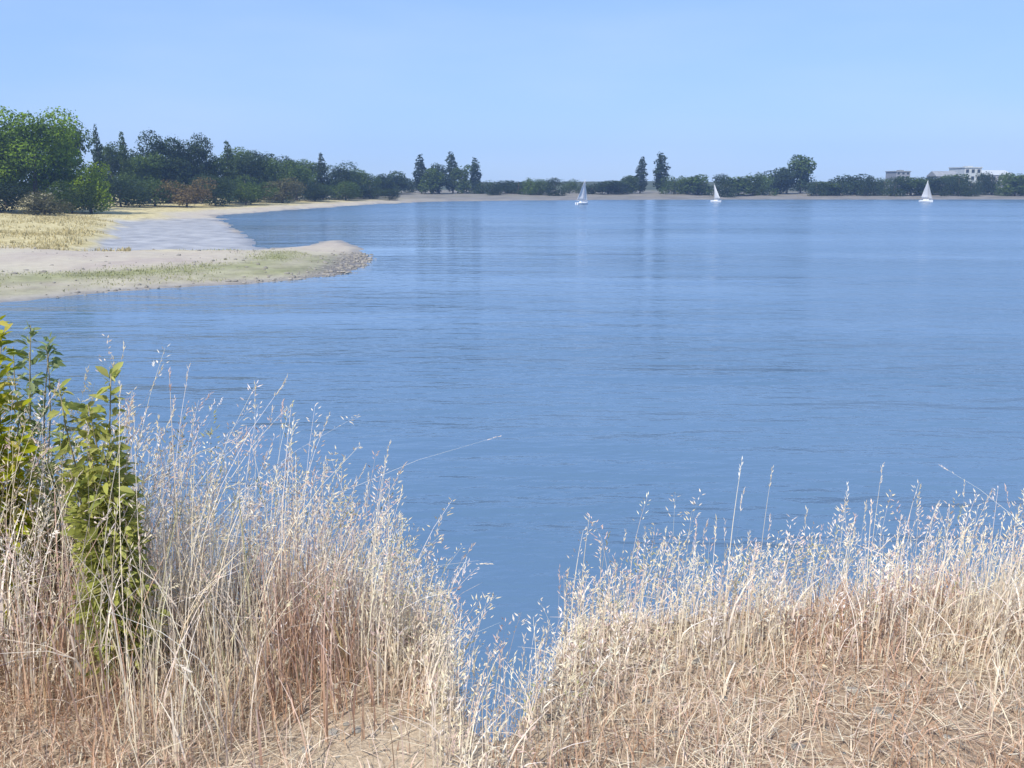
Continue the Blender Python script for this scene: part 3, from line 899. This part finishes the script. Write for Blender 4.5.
def build_grass():
    B = Batch()
    # tall seeding stems along the crest and on the upper slope, in loose clumps
    n = 27000
    x, y = plot(n, -0.5, 1.9)
    clump = fbm(x * 2.6, y * 2.6, 81, 2)
    over = y - crest(x)
    notch = np.exp(-np.abs((x + 0.045) / 0.19) ** 2.4)
    dens = np.clip((clump - 0.28) * 3.0, 0.05, 1) * (1 - 0.5 * notch) * (1 - 0.35 * sstep(0.4, 1.9, over))
    dens *= np.where(over < -0.25, 0.85, 1.0)
    dens *= 0.7 + 0.3 * sstep(0.0, -0.3, x) - 0.36 * sstep(0.1, 0.45, x) * (1 - 0.6 * sstep(1.3, 1.9, x))
    k = RNG.random(n) < dens
    x, y, clump = x[k], y[k], clump[k]
    n = len(x)
    hm = np.interp(x, HX, HH) * (0.66 + 0.68 * fbm(x * 2.2 + 3, y * 1.4, 83, 2))
    hm = hm + 0.14 * np.exp(-((x + 0.045) / 0.25) ** 2)
    hm = hm + np.where((RNG.random(n) < 0.22) & (np.abs(x - 0.1) < 0.75), RNG.uniform(0.08, 0.26, n), 0)
    h = hm * np.clip(RNG.beta(2.3, 1.9, n) * 1.2, 0.2, 1.2)
    z = ground_h(x, y)
    base = np.stack([x, y, z - 0.01], 1)
    wind = 0.35 + RNG.normal(0, 0.9, n)
    lean = np.minimum(np.abs(RNG.normal(0.16, 0.15, n)), 0.45)
    bent = (RNG.random(n) < 0.08) & (np.abs(x) > 1.0)
    lean[bent] = RNG.uniform(0.6, 1.5, bent.sum())
    V, Q, C, cen = ribbons(base, h, RNG.uniform(0.0022, 0.0042, n), wind, lean, pick(STRAW, n), pick(STRAW + CREAM + PALE, n), K=6, curve=2.2)
    B.add(V, Q, C)
    # leaves half way up the stems
    m = RNG.random(n) < 0.6
    bl = cen[m, 1] * 0.6 + cen[m, 2] * 0.4
    V, Q, C, _ = ribbons(bl, h[m] * RNG.uniform(0.2, 0.45, m.sum()), RNG.uniform(0.003, 0.008, m.sum()), RNG.uniform(0, 6.28, m.sum()),
                         RNG.uniform(0.5, 1.5, m.sum()), pick(STRAW, m.sum()), pick(PALE, m.sum()), K=4)
    B.add(V, Q, C)
    # seed heads: a loose open panicle or a tight spike
    tipd = cen[:, -1] - cen[:, -2]
    tipd /= np.linalg.norm(tipd, axis=1)[:, None]
    kind = RNG.random(n)
    hc = pick(PALE + PINK[2:] + CREAM, n, 0.08)
    green = (RNG.random(n) < 0.06)
    hc[green] = pick(GREENISH, green.sum())
    lo = np.where(kind < 0.55)[0]
    for q in range(13):
        f = q / 12
        hl = RNG.uniform(0.07, 0.15, len(lo))
        P = cen[lo, -1] - tipd[lo] * (hl * (1 - f))[:, None]
        a = RNG.uniform(0, 6.28, len(lo))
        out = np.stack([np.cos(a), np.sin(a), RNG.uniform(-0.5, 0.4, len(lo))], 1)
        reach = (0.028 * (1 - 0.75 * f) * RNG.uniform(0.3, 1.2, len(lo)))[:, None]
        D = tipd[lo] * 0.55 + out * 0.6
        spikelets(B, P + out * reach, D, RNG.uniform(0.012, 0.024, len(lo)), RNG.uniform(0.003, 0.0055, len(lo)), hc[lo])
    tt = np.where(kind >= 0.55)[0]
    for q in range(12):
        f = q / 11
        hl = RNG.uniform(0.05, 0.10, len(tt))
        P = cen[tt, -1] - tipd[tt] * (hl * (1 - f))[:, None]
        a = RNG.uniform(0, 6.28, len(tt))
        out = np.stack([np.cos(a), np.sin(a), np.zeros(len(tt))], 1)
        spikelets(B, P, tipd[tt] + out * 0.45, RNG.uniform(0.012, 0.022, len(tt)), RNG.uniform(0.002, 0.004, len(tt)), hc[tt])
    # shorter leafy growth filling in between
    n = 42000
    x, y = plot(n, -0.75, 1.6)
    cl = fbm(x * 3.1, y * 3.1, 91, 2)
    notch = np.exp(-np.abs((x + 0.045) / 0.18) ** 2.6)
    over = y - crest(x)
    k = RNG.random(n) < np.clip((cl - 0.25) * 3, 0.12, 1) * (1 - 0.9 * notch) * np.where(over < -0.3, 0.6, 1)
    x, y = x[k], y[k]; n = len(x)
    h = np.interp(x, HX, HH) * (1 - 0.48 * sstep(0, 0.4, x) * (1 - sstep(1.4, 1.9, x))) * RNG.uniform(0.12, 0.62 + 0.16 * sstep(-0.15, -0.5, x), n) * (0.6 + 0.8 * fbm(x * 2.2 + 3, y * 1.4, 83, 2))
    base = np.stack([x, y, ground_h(x, y) - 0.01], 1)
    red = fbm(x * 1.3 + 5, y * 1.3, 95, 2) + 0.25 * np.exp(-((x + 1.45) / 0.3) ** 2) + 0.3 * np.exp(-((x + 0.62) / 0.2) ** 2) + 0.22 * np.exp(-((x - 1.15) / 0.3) ** 2) > 0.6
    ca, cb = pick(STRAW * 2 + BROWN[1:4:2], n), pick(STRAW[:2] + PALE + CREAM, n)
    ca[red] = pick(BROWN, red.sum()); cb[red] = pick(PINK + BROWN[3:], red.sum())
    gr = RNG.random(n) < 0.05 + 0.12 * (x < -0.8)
    cb[gr] = pick(GREENISH, gr.sum())
    wid = np.where(RNG.random(n) < 0.12, RNG.uniform(0.006, 0.010, n), RNG.uniform(0.002, 0.0055, n))
    V, Q, C, _ = ribbons(base, h, wid, RNG.uniform(0, 6.28, n), np.abs(RNG.normal(0.24, 0.2, n)), ca, cb, K=4)
    B.add(V, Q, C)
    me = B.mesh('dry_grass', M_GRASS)
    new_obj('dry_grass', me, None, 'tall pale seeding grass standing dry along the top of the near bank', 'dry grass', None, 'stuff')

    # low reddish tufts and lying straw on the bank top
    B = Batch()
    n = 52000
    x, y = RNG.uniform(-4, 4, n), RNG.uniform(0.6, 3.5, n)
    cl = fbm(x * 2.2, y * 2.2, 101, 3)
    bare = np.exp(-((x + 0.3) / 0.42) ** 2) * sstep(2.95, 2.7, y)
    k = (RNG.random(n) < np.clip((cl - 0.36) * 4, 0.08, 1) * (1 - 0.9 * bare)) & (y < crest(x) + 0.2)
    x, y, cl = x[k], y[k], cl[k]; n = len(x)
    base = np.stack([x, y, ground_h(x, y) - 0.005], 1)
    h = RNG.uniform(0.04, 0.17, n) * (0.6 + 0.9 * cl)
    ca, cb = pick(BROWN + STRAW, n), pick(STRAW + CREAM + PINK + BROWN[3:], n)
    rd = (fbm(x * 1.3 + 5, y * 1.3, 95, 2) + 0.3 * np.exp(-((x - 1.05) / 0.25) ** 2) + 0.2 * np.exp(-((x + 0.75) / 0.2) ** 2) + 0.25 * np.exp(-((x + 1.5) / 0.3) ** 2) - 0.25 * np.exp(-((x + 0.2) / 0.3) ** 2)) > 0.57
    cb[rd] = pick(BROWN, rd.sum())
    V, Q, C, _ = ribbons(base, h, RNG.uniform(0.002, 0.0045, n), RNG.uniform(0, 6.28, n), np.abs(RNG.normal(0.6, 0.5, n)), ca, cb, K=3)
    B.add(V, Q, C)
    n = 46000
    x, y = RNG.uniform(-4, 4, n), RNG.uniform(0.6, 3.6, n)
    bare = np.exp(-((x + 0.3) / 0.42) ** 2) * sstep(2.95, 2.7, y)
    k = (y < crest(x) + 0.15) & (RNG.random(n) > 0.75 * bare)
    x, y = x[k], y[k]; n = len(x)
    base = np.stack([x, y, ground_h(x, y) + RNG.uniform(0.004, 0.02, n)], 1)
    V, Q, C, _ = ribbons(base, np.full(n, 0.02), RNG.uniform(0.002, 0.005, n), RNG.uniform(0, 6.28, n), RNG.uniform(2, 7, n), pick(STRAW + CREAM[1:2] + BROWN[2:], n), pick(STRAW + CREAM + BROWN[3:], n), K=2, curve=1.0)
    V[:, 2] = np.maximum(V[:, 2], ground_h(V[:, 0], V[:, 1]) + 0.003)
    B.add(V, Q, C)
    new_obj('straw_litter', B.mesh('straw_litter', M_GRASS), None, 'short reddish tufts and trampled straw covering the bank in front', 'dry grass', None, 'stuff')

    # tufts on the spit and in the dry field on the left shore
    B = Batch()
    n = 130000
    x, y = RNG.uniform(-62, -8, n), RNG.uniform(54, 96, n)
    sd = land_sd(x, y)
    w = np.exp(-((sd - 7.5) / 2.6) ** 2) + 0.6 * np.exp(-((sd - 3.2) / 1.6) ** 2) * (y < 70) * (x < -18)
    w *= np.clip((fbm(x * 0.2, y * 0.2, 71) - 0.38) * 4, 0, 1)
    sf = far_h(x, y, sd)[1]
    k = (RNG.random(n) < w * 0.55) & (sd > 0.8) & (sf < -1.5)
    x, y = x[k], y[k]; n = len(x)
    base = np.stack([x, y, ground_h(x, y) - 0.02], 1)
    V, Q, C, _ = ribbons(base, RNG.uniform(0.05, 0.2, n), RNG.uniform(0.03, 0.08, n), RNG.uniform(0, 6.28, n), np.abs(RNG.normal(0.4, 0.3, n)),
                         pick([(0.22, 0.23, 0.10), (0.30, 0.30, 0.14)], n), pick([(0.36, 0.37, 0.18), (0.40, 0.38, 0.2), (0.28, 0.30, 0.13)], n), K=2)
    B.add(V, Q, C)
    new_obj('spit_grass', B.mesh('spit_grass', M_GRASS), None, 'low olive green grass growing along the sandy spit', 'grass', None, 'stuff')
    B = Batch()
    n = 60000
    y = RNG.uniform(88, 182, n); x = (-0.385 - 0.9 * RNG.random(n) ** 2) * y
    sd = land_sd(x, y); sf = far_h(x, y, sd)[1]
    k = (sd > 6) & (sf < -1.5) & (RNG.random(n) < np.clip((fbm(x * 0.14, y * 0.14, 111) - 0.3) * 3, 0, 1) * sstep(182, 150, y))
    x, y = x[k], y[k]; n = len(x)
    base = np.stack([x, y, ground_h(x, y) - 0.02], 1)
    V, Q, C, _ = ribbons(base, RNG.uniform(0.12, 0.45, n), RNG.uniform(0.05, 0.14, n), RNG.uniform(0, 6.28, n), np.abs(RNG.normal(0.4, 0.3, n)),
                         pick([(0.38, 0.31, 0.15), (0.46, 0.39, 0.2)], n), pick([(0.52, 0.45, 0.26), (0.47, 0.40, 0.21), (0.40, 0.35, 0.17)], n), K=2)
    B.add(V, Q, C)
    new_obj('field_grass', B.mesh('field_grass', M_GRASS), None, 'yellow dry grass field below the trees on the left shore', 'dry grass', None, 'stuff')


build_grass()


# ------------------------------------------------------------------ stones
def build_stones():
    M = plain_material('shore_stone', (0.14, 0.13, 0.11), (0.32, 0.295, 0.25), 0.8, 0.85, 0.3)
    ico_v = []
    t = (1 + 5 ** 0.5) / 2
    ico = np.array([(-1, t, 0), (1, t, 0), (-1, -t, 0), (1, -t, 0), (0, -1, t), (0, 1, t), (0, -1, -t), (0, 1, -t), (t, 0, -1), (t, 0, 1), (-t, 0, -1), (-t, 0, 1)]) / 1.9
    tri = np.array([(0, 11, 5), (0, 5, 1), (0, 1, 7), (0, 7, 10), (0, 10, 11), (1, 5, 9), (5, 11, 4), (11, 10, 2), (10, 7, 6), (7, 1, 8),
                    (3, 9, 4), (3, 4, 2), (3, 2, 6), (3, 6, 8), (3, 8, 9), (4, 9, 5), (2, 4, 11), (6, 2, 10), (8, 6, 7), (9, 8, 1)])
    def scatter(name, x, y, size, label):
        n = len(x)
        z = ground_h(x, y)
        V = ico[None] * (1 + RNG.normal(0, 0.14, (n, 12, 1))) * (size[:, None] * np.stack([RNG.uniform(0.7, 1.4, n), RNG.uniform(0.7, 1.3, n), RNG.uniform(0.4, 0.8, n)], 1))[:, None, :]
        V = V + np.stack([x, y, z + size * 0.12], 1)[:, None]
        T = (tri[None] + (np.arange(n) * 12)[:, None, None]).reshape(-1, 3)
        new_obj(name, mesh_np(name, V.reshape(-1, 3), np.zeros((0, 4), int), M, T=T), None, label, 'stones', None, 'stuff')
    n = 26000
    x, y = RNG.uniform(-70, -8, n), RNG.uniform(50, 98, n)
    sd = land_sd(x, y)
    w = np.exp(-((sd - 0.5) / 0.7) ** 2) * 0.5 * (fbm(x * 0.3, y * 0.3, 121) > 0.45) + 0.8 * np.exp(-((sd - 1.0) / 1.6) ** 2) * sstep(-21, -15, x)
    w += 0.02 * (sd > 0)
    k = (RNG.random(n) < w) & (far_h(x, y, sd)[1] < -1)
    scatter('shore_stones', x[k], y[k], 0.05 + 0.15 * RNG.random(k.sum()) ** 3, 'grey stones strewn along the water line and tip of the sandy spit')
    n = 1500
    x, y = RNG.uniform(-3.5, 3.5, n), RNG.uniform(0.8, 3.3, n)
    k = (y < crest(x))
    scatter('soil_clods', x[k], y[k], 0.004 + 0.02 * RNG.random(k.sum()) ** 3, 'small stones and clods lying among straw on the near bank')


build_stones()


# ------------------------------------------------------------------ green plants among the grass
def leafy_plant(px, Y, top_py, spread, stems, per_stem, leaf, cols, label, name, bare=0.25):
    g = 5.4
    for _ in range(3):
        x = side(px, Y, g); g = gz(x, Y)
    H = height_of(top_py, Y) - g
    root = new_obj(name, None, None, label, 'plant', 'green plants among the dry grass')
    root.location = (x, Y, g)
    rng = np.random.default_rng(int(px * 10 + top_py))
    mb = MB()
    P, D = [], []
    for s in range(stems):
        a = rng.uniform(0, 6.28); q = spread * math.sqrt(rng.uniform(0.02, 1))
        hh = H * rng.uniform(0.4, 1.0) if s else H
        tx, ty = q * math.cos(a), q * math.sin(a) * 0.6
        pts = [(tx * 0.25 + (tx * 0.75) * t ** 1.3 + 0.012 * math.sin(7 * t + s), ty * 0.25 + ty * 0.75 * t ** 1.3 + 0.012 * math.cos(6 * t + s), hh * t - 0.03 * (t == 0)) for t in np.linspace(0, 1, 9)]
        mb.tube(pts, [0.0045 * (1 - 0.8 * t) + 0.0008 for t in np.linspace(0, 1, 9)], 5)
        A = np.array(pts)
        for k in range(per_stem):
            t = bare + (1 - bare) * rng.random() ** 0.85
            i = min(7, int(t * 8)); f = t * 8 - i
            p = A[i] * (1 - f) + A[i + 1] * f
            aa = rng.uniform(0, 6.28)
            d = np.array([math.cos(aa), math.sin(aa), rng.uniform(-0.5, 1.3)])
            d /= np.linalg.norm(d)
            P.append(p + d * rng.uniform(0, 0.13) * (1.08 - t)); D.append(d)
    new_obj('stem', mb.mesh('stem', M_STEM, True), root)
    P, D = np.array(P), np.array(D)
    n = len(P)
    L = leaf * rng.uniform(0.35, 1.5, n)[:, None]
    side_ = np.cross(D, rng.normal(size=(n, 3)) * 0.8 + np.array([-0.3, -0.5, 0.6])); side_ /= np.linalg.norm(side_, axis=1)[:, None]
    up = np.cross(side_, D)
    w = L * rng.uniform(0.13, 0.22, n)[:, None]
    droop = np.array([0, 0, -1.0]) * L * 0.18
    rows = [P, P + D * L * 0.35, P + D * L * 0.7 + droop * 0.4, P + D * L + droop]
    ws = [w * 0.15, w, w * 0.8, w * 0.05]
    V = np.stack([np.stack([r - side_ * q + up * q * 0.3, r, r + side_ * q + up * q * 0.3], 1) for r, q in zip(rows, ws)], 1).reshape(-1, 3)
    b = (np.arange(n) * 12)[:, None, None] + (np.arange(3) * 3)[None, :, None] + np.arange(2)[None, None, :]
    Q = np.stack([b, b + 1, b + 4, b + 3], -1).reshape(-1, 4)
    cc = np.array(cols)[rng.integers(len(cols), size=n)] * (1 + rng.normal(0, 0.15, (n, 1)))
    me = mesh_np('leaves', V, Q, M_LEAF, smooth=True, color=np.repeat(np.clip(cc, 0.01, 0.8), 12, axis=0))
    new_obj('leaves', me, root)


M_STEM = plain_material('plant_stem', (0.16, 0.14, 0.07), (0.26, 0.22, 0.12), 20, 0.7)
YG = [(0.36, 0.38, 0.02), (0.44, 0.43, 0.035), (0.30, 0.34, 0.02), (0.55, 0.48, 0.10)]
BG = [(0.27, 0.35, 0.15), (0.34, 0.40, 0.19), (0.20, 0.26, 0.10)]
OL = [(0.36, 0.40, 0.10), (0.43, 0.44, 0.13), (0.27, 0.29, 0.07), (0.40, 0.41, 0.10), (0.46, 0.45, 0.14)]
leafy_plant(2, 3.15, 316, 0.17, 12, 130, 0.052, YG, 'bright yellow-green leafy plant at the left edge of the bank', 'leafy_plant')
leafy_plant(48, 3.5, 324, 0.12, 8, 80, 0.045, BG, 'blue-green slender plant just right of the yellow-green one', 'leafy_plant')
leafy_plant(129, 2.92, 374, 0.12, 18, 210, 0.040, OL, 'green leafy plant standing upright in the dry grass, reaching lowest down', 'leafy_plant', 0.16)
leafy_plant(78, 3.4, 425, 0.16, 10, 70, 0.04, OL + [(0.3, 0.27, 0.14)], 'low fading green plant between the slender one and the one reaching lowest', 'leafy_plant')

# ------------------------------------------------------------------ haze
def build_haze():
    mb = MB()
    mb.box((0, 0, 14.5), (1420, 1420, 35))
    m, nt, out = mat_new('haze_air')
    v = N(nt, 'ShaderNodeVolumePrincipled', inp={'Color': (0.42, 0.64, 1.0, 1), 'Density': 0.00042, 'Anisotropy': 0.2})
    nt.links.new(v.outputs[0], out.inputs['Volume'])
    new_obj('haze', mb.mesh('haze', m), kind='stuff')


build_haze()

# ------------------------------------------------------------------ light
SUN_AZ, SUN_EL = math.radians(-148), math.radians(50)   # bearing from the viewing direction, clockwise
S = Vector((math.sin(SUN_AZ) * math.cos(SUN_EL), math.cos(SUN_AZ) * math.cos(SUN_EL), math.sin(SUN_EL)))
ld = bpy.data.lights.new('sun', 'SUN')
ld.energy = 4.6
ld.angle = math.radians(0.53)
ld.color = (1.0, 0.955, 0.88)
lo = bpy.data.objects.new('sun', ld)
COL.objects.link(lo)
lo.rotation_euler = S.to_track_quat('Z', 'Y').to_euler()
lo.location = (0, 0, 30)

W = bpy.data.worlds.new('World')
SC.world = W
W.use_nodes = True
wn = W.node_tree
wn.nodes.clear()
sky = wn.nodes.new('ShaderNodeTexSky')
sky.sky_type = 'NISHITA'
sky.sun_disc = False
sky.sun_elevation = SUN_EL
sky.sun_rotation = SUN_AZ
sky.altitude = 0
sky.air_density = 1.0
sky.dust_density = 0.2
sky.ozone_density = 4.0
bg = wn.nodes.new('ShaderNodeBackground')
bg.inputs['Strength'].default_value = 0.12
wo = wn.nodes.new('ShaderNodeOutputWorld')
gm = wn.nodes.new('ShaderNodeGamma')           # film-like shoulder: the pale horizon does not burn out
gm.inputs[1].default_value = 0.38
tn = wn.nodes.new('ShaderNodeMix')
tn.data_type = 'RGBA'; tn.blend_type = 'MULTIPLY'; tn.inputs[0].default_value = 1.0
tn.inputs[7].default_value = (1.58, 2.16, 3.4, 1)
wn.links.new(sky.outputs[0], gm.inputs[0])
wn.links.new(gm.outputs[0], tn.inputs[6])
tcw = wn.nodes.new('ShaderNodeTexCoord')           # thin high veil, hardly there
mpw = wn.nodes.new('ShaderNodeMapping')
mpw.inputs['Scale'].default_value = (1.6, 1.6, 7.0)
nzw = wn.nodes.new('ShaderNodeTexNoise')
nzw.inputs['Scale'].default_value = 1.7
nzw.inputs['Detail'].default_value = 5
mrw = wn.nodes.new('ShaderNodeMapRange')
mrw.inputs['From Min'].default_value = 0.42; mrw.inputs['From Max'].default_value = 0.75
mrw.inputs['To Min'].default_value = 0.0; mrw.inputs['To Max'].default_value = 0.22
veil = wn.nodes.new('ShaderNodeMix')
veil.data_type = 'RGBA'
veil.inputs[7].default_value = (4.6, 5.4, 6.8, 1)
wn.links.new(tcw.outputs['Generated'], mpw.inputs[0])
wn.links.new(mpw.outputs[0], nzw.inputs['Vector'])
wn.links.new(nzw.outputs['Fac'], mrw.inputs[0])
wn.links.new(mrw.outputs[0], veil.inputs[0])
wn.links.new(tn.outputs[2], veil.inputs[6])
wn.links.new(veil.outputs[2], bg.inputs[0])
wn.links.new(bg.outputs[0], wo.inputs[0])

SC.view_settings.view_transform = 'Standard'
SC.view_settings.look = 'None'
SC.view_settings.exposure = 0.4
SC.view_settings.gamma = 1
SC.view_settings.use_curve_mapping = False
SC.render.engine = 'CYCLES'
SC.cycles.use_denoising = True
SC.cycles.max_bounces = 6
SC.cycles.volume_bounces = 0
SC.cycles.transparent_max_bounces = 8
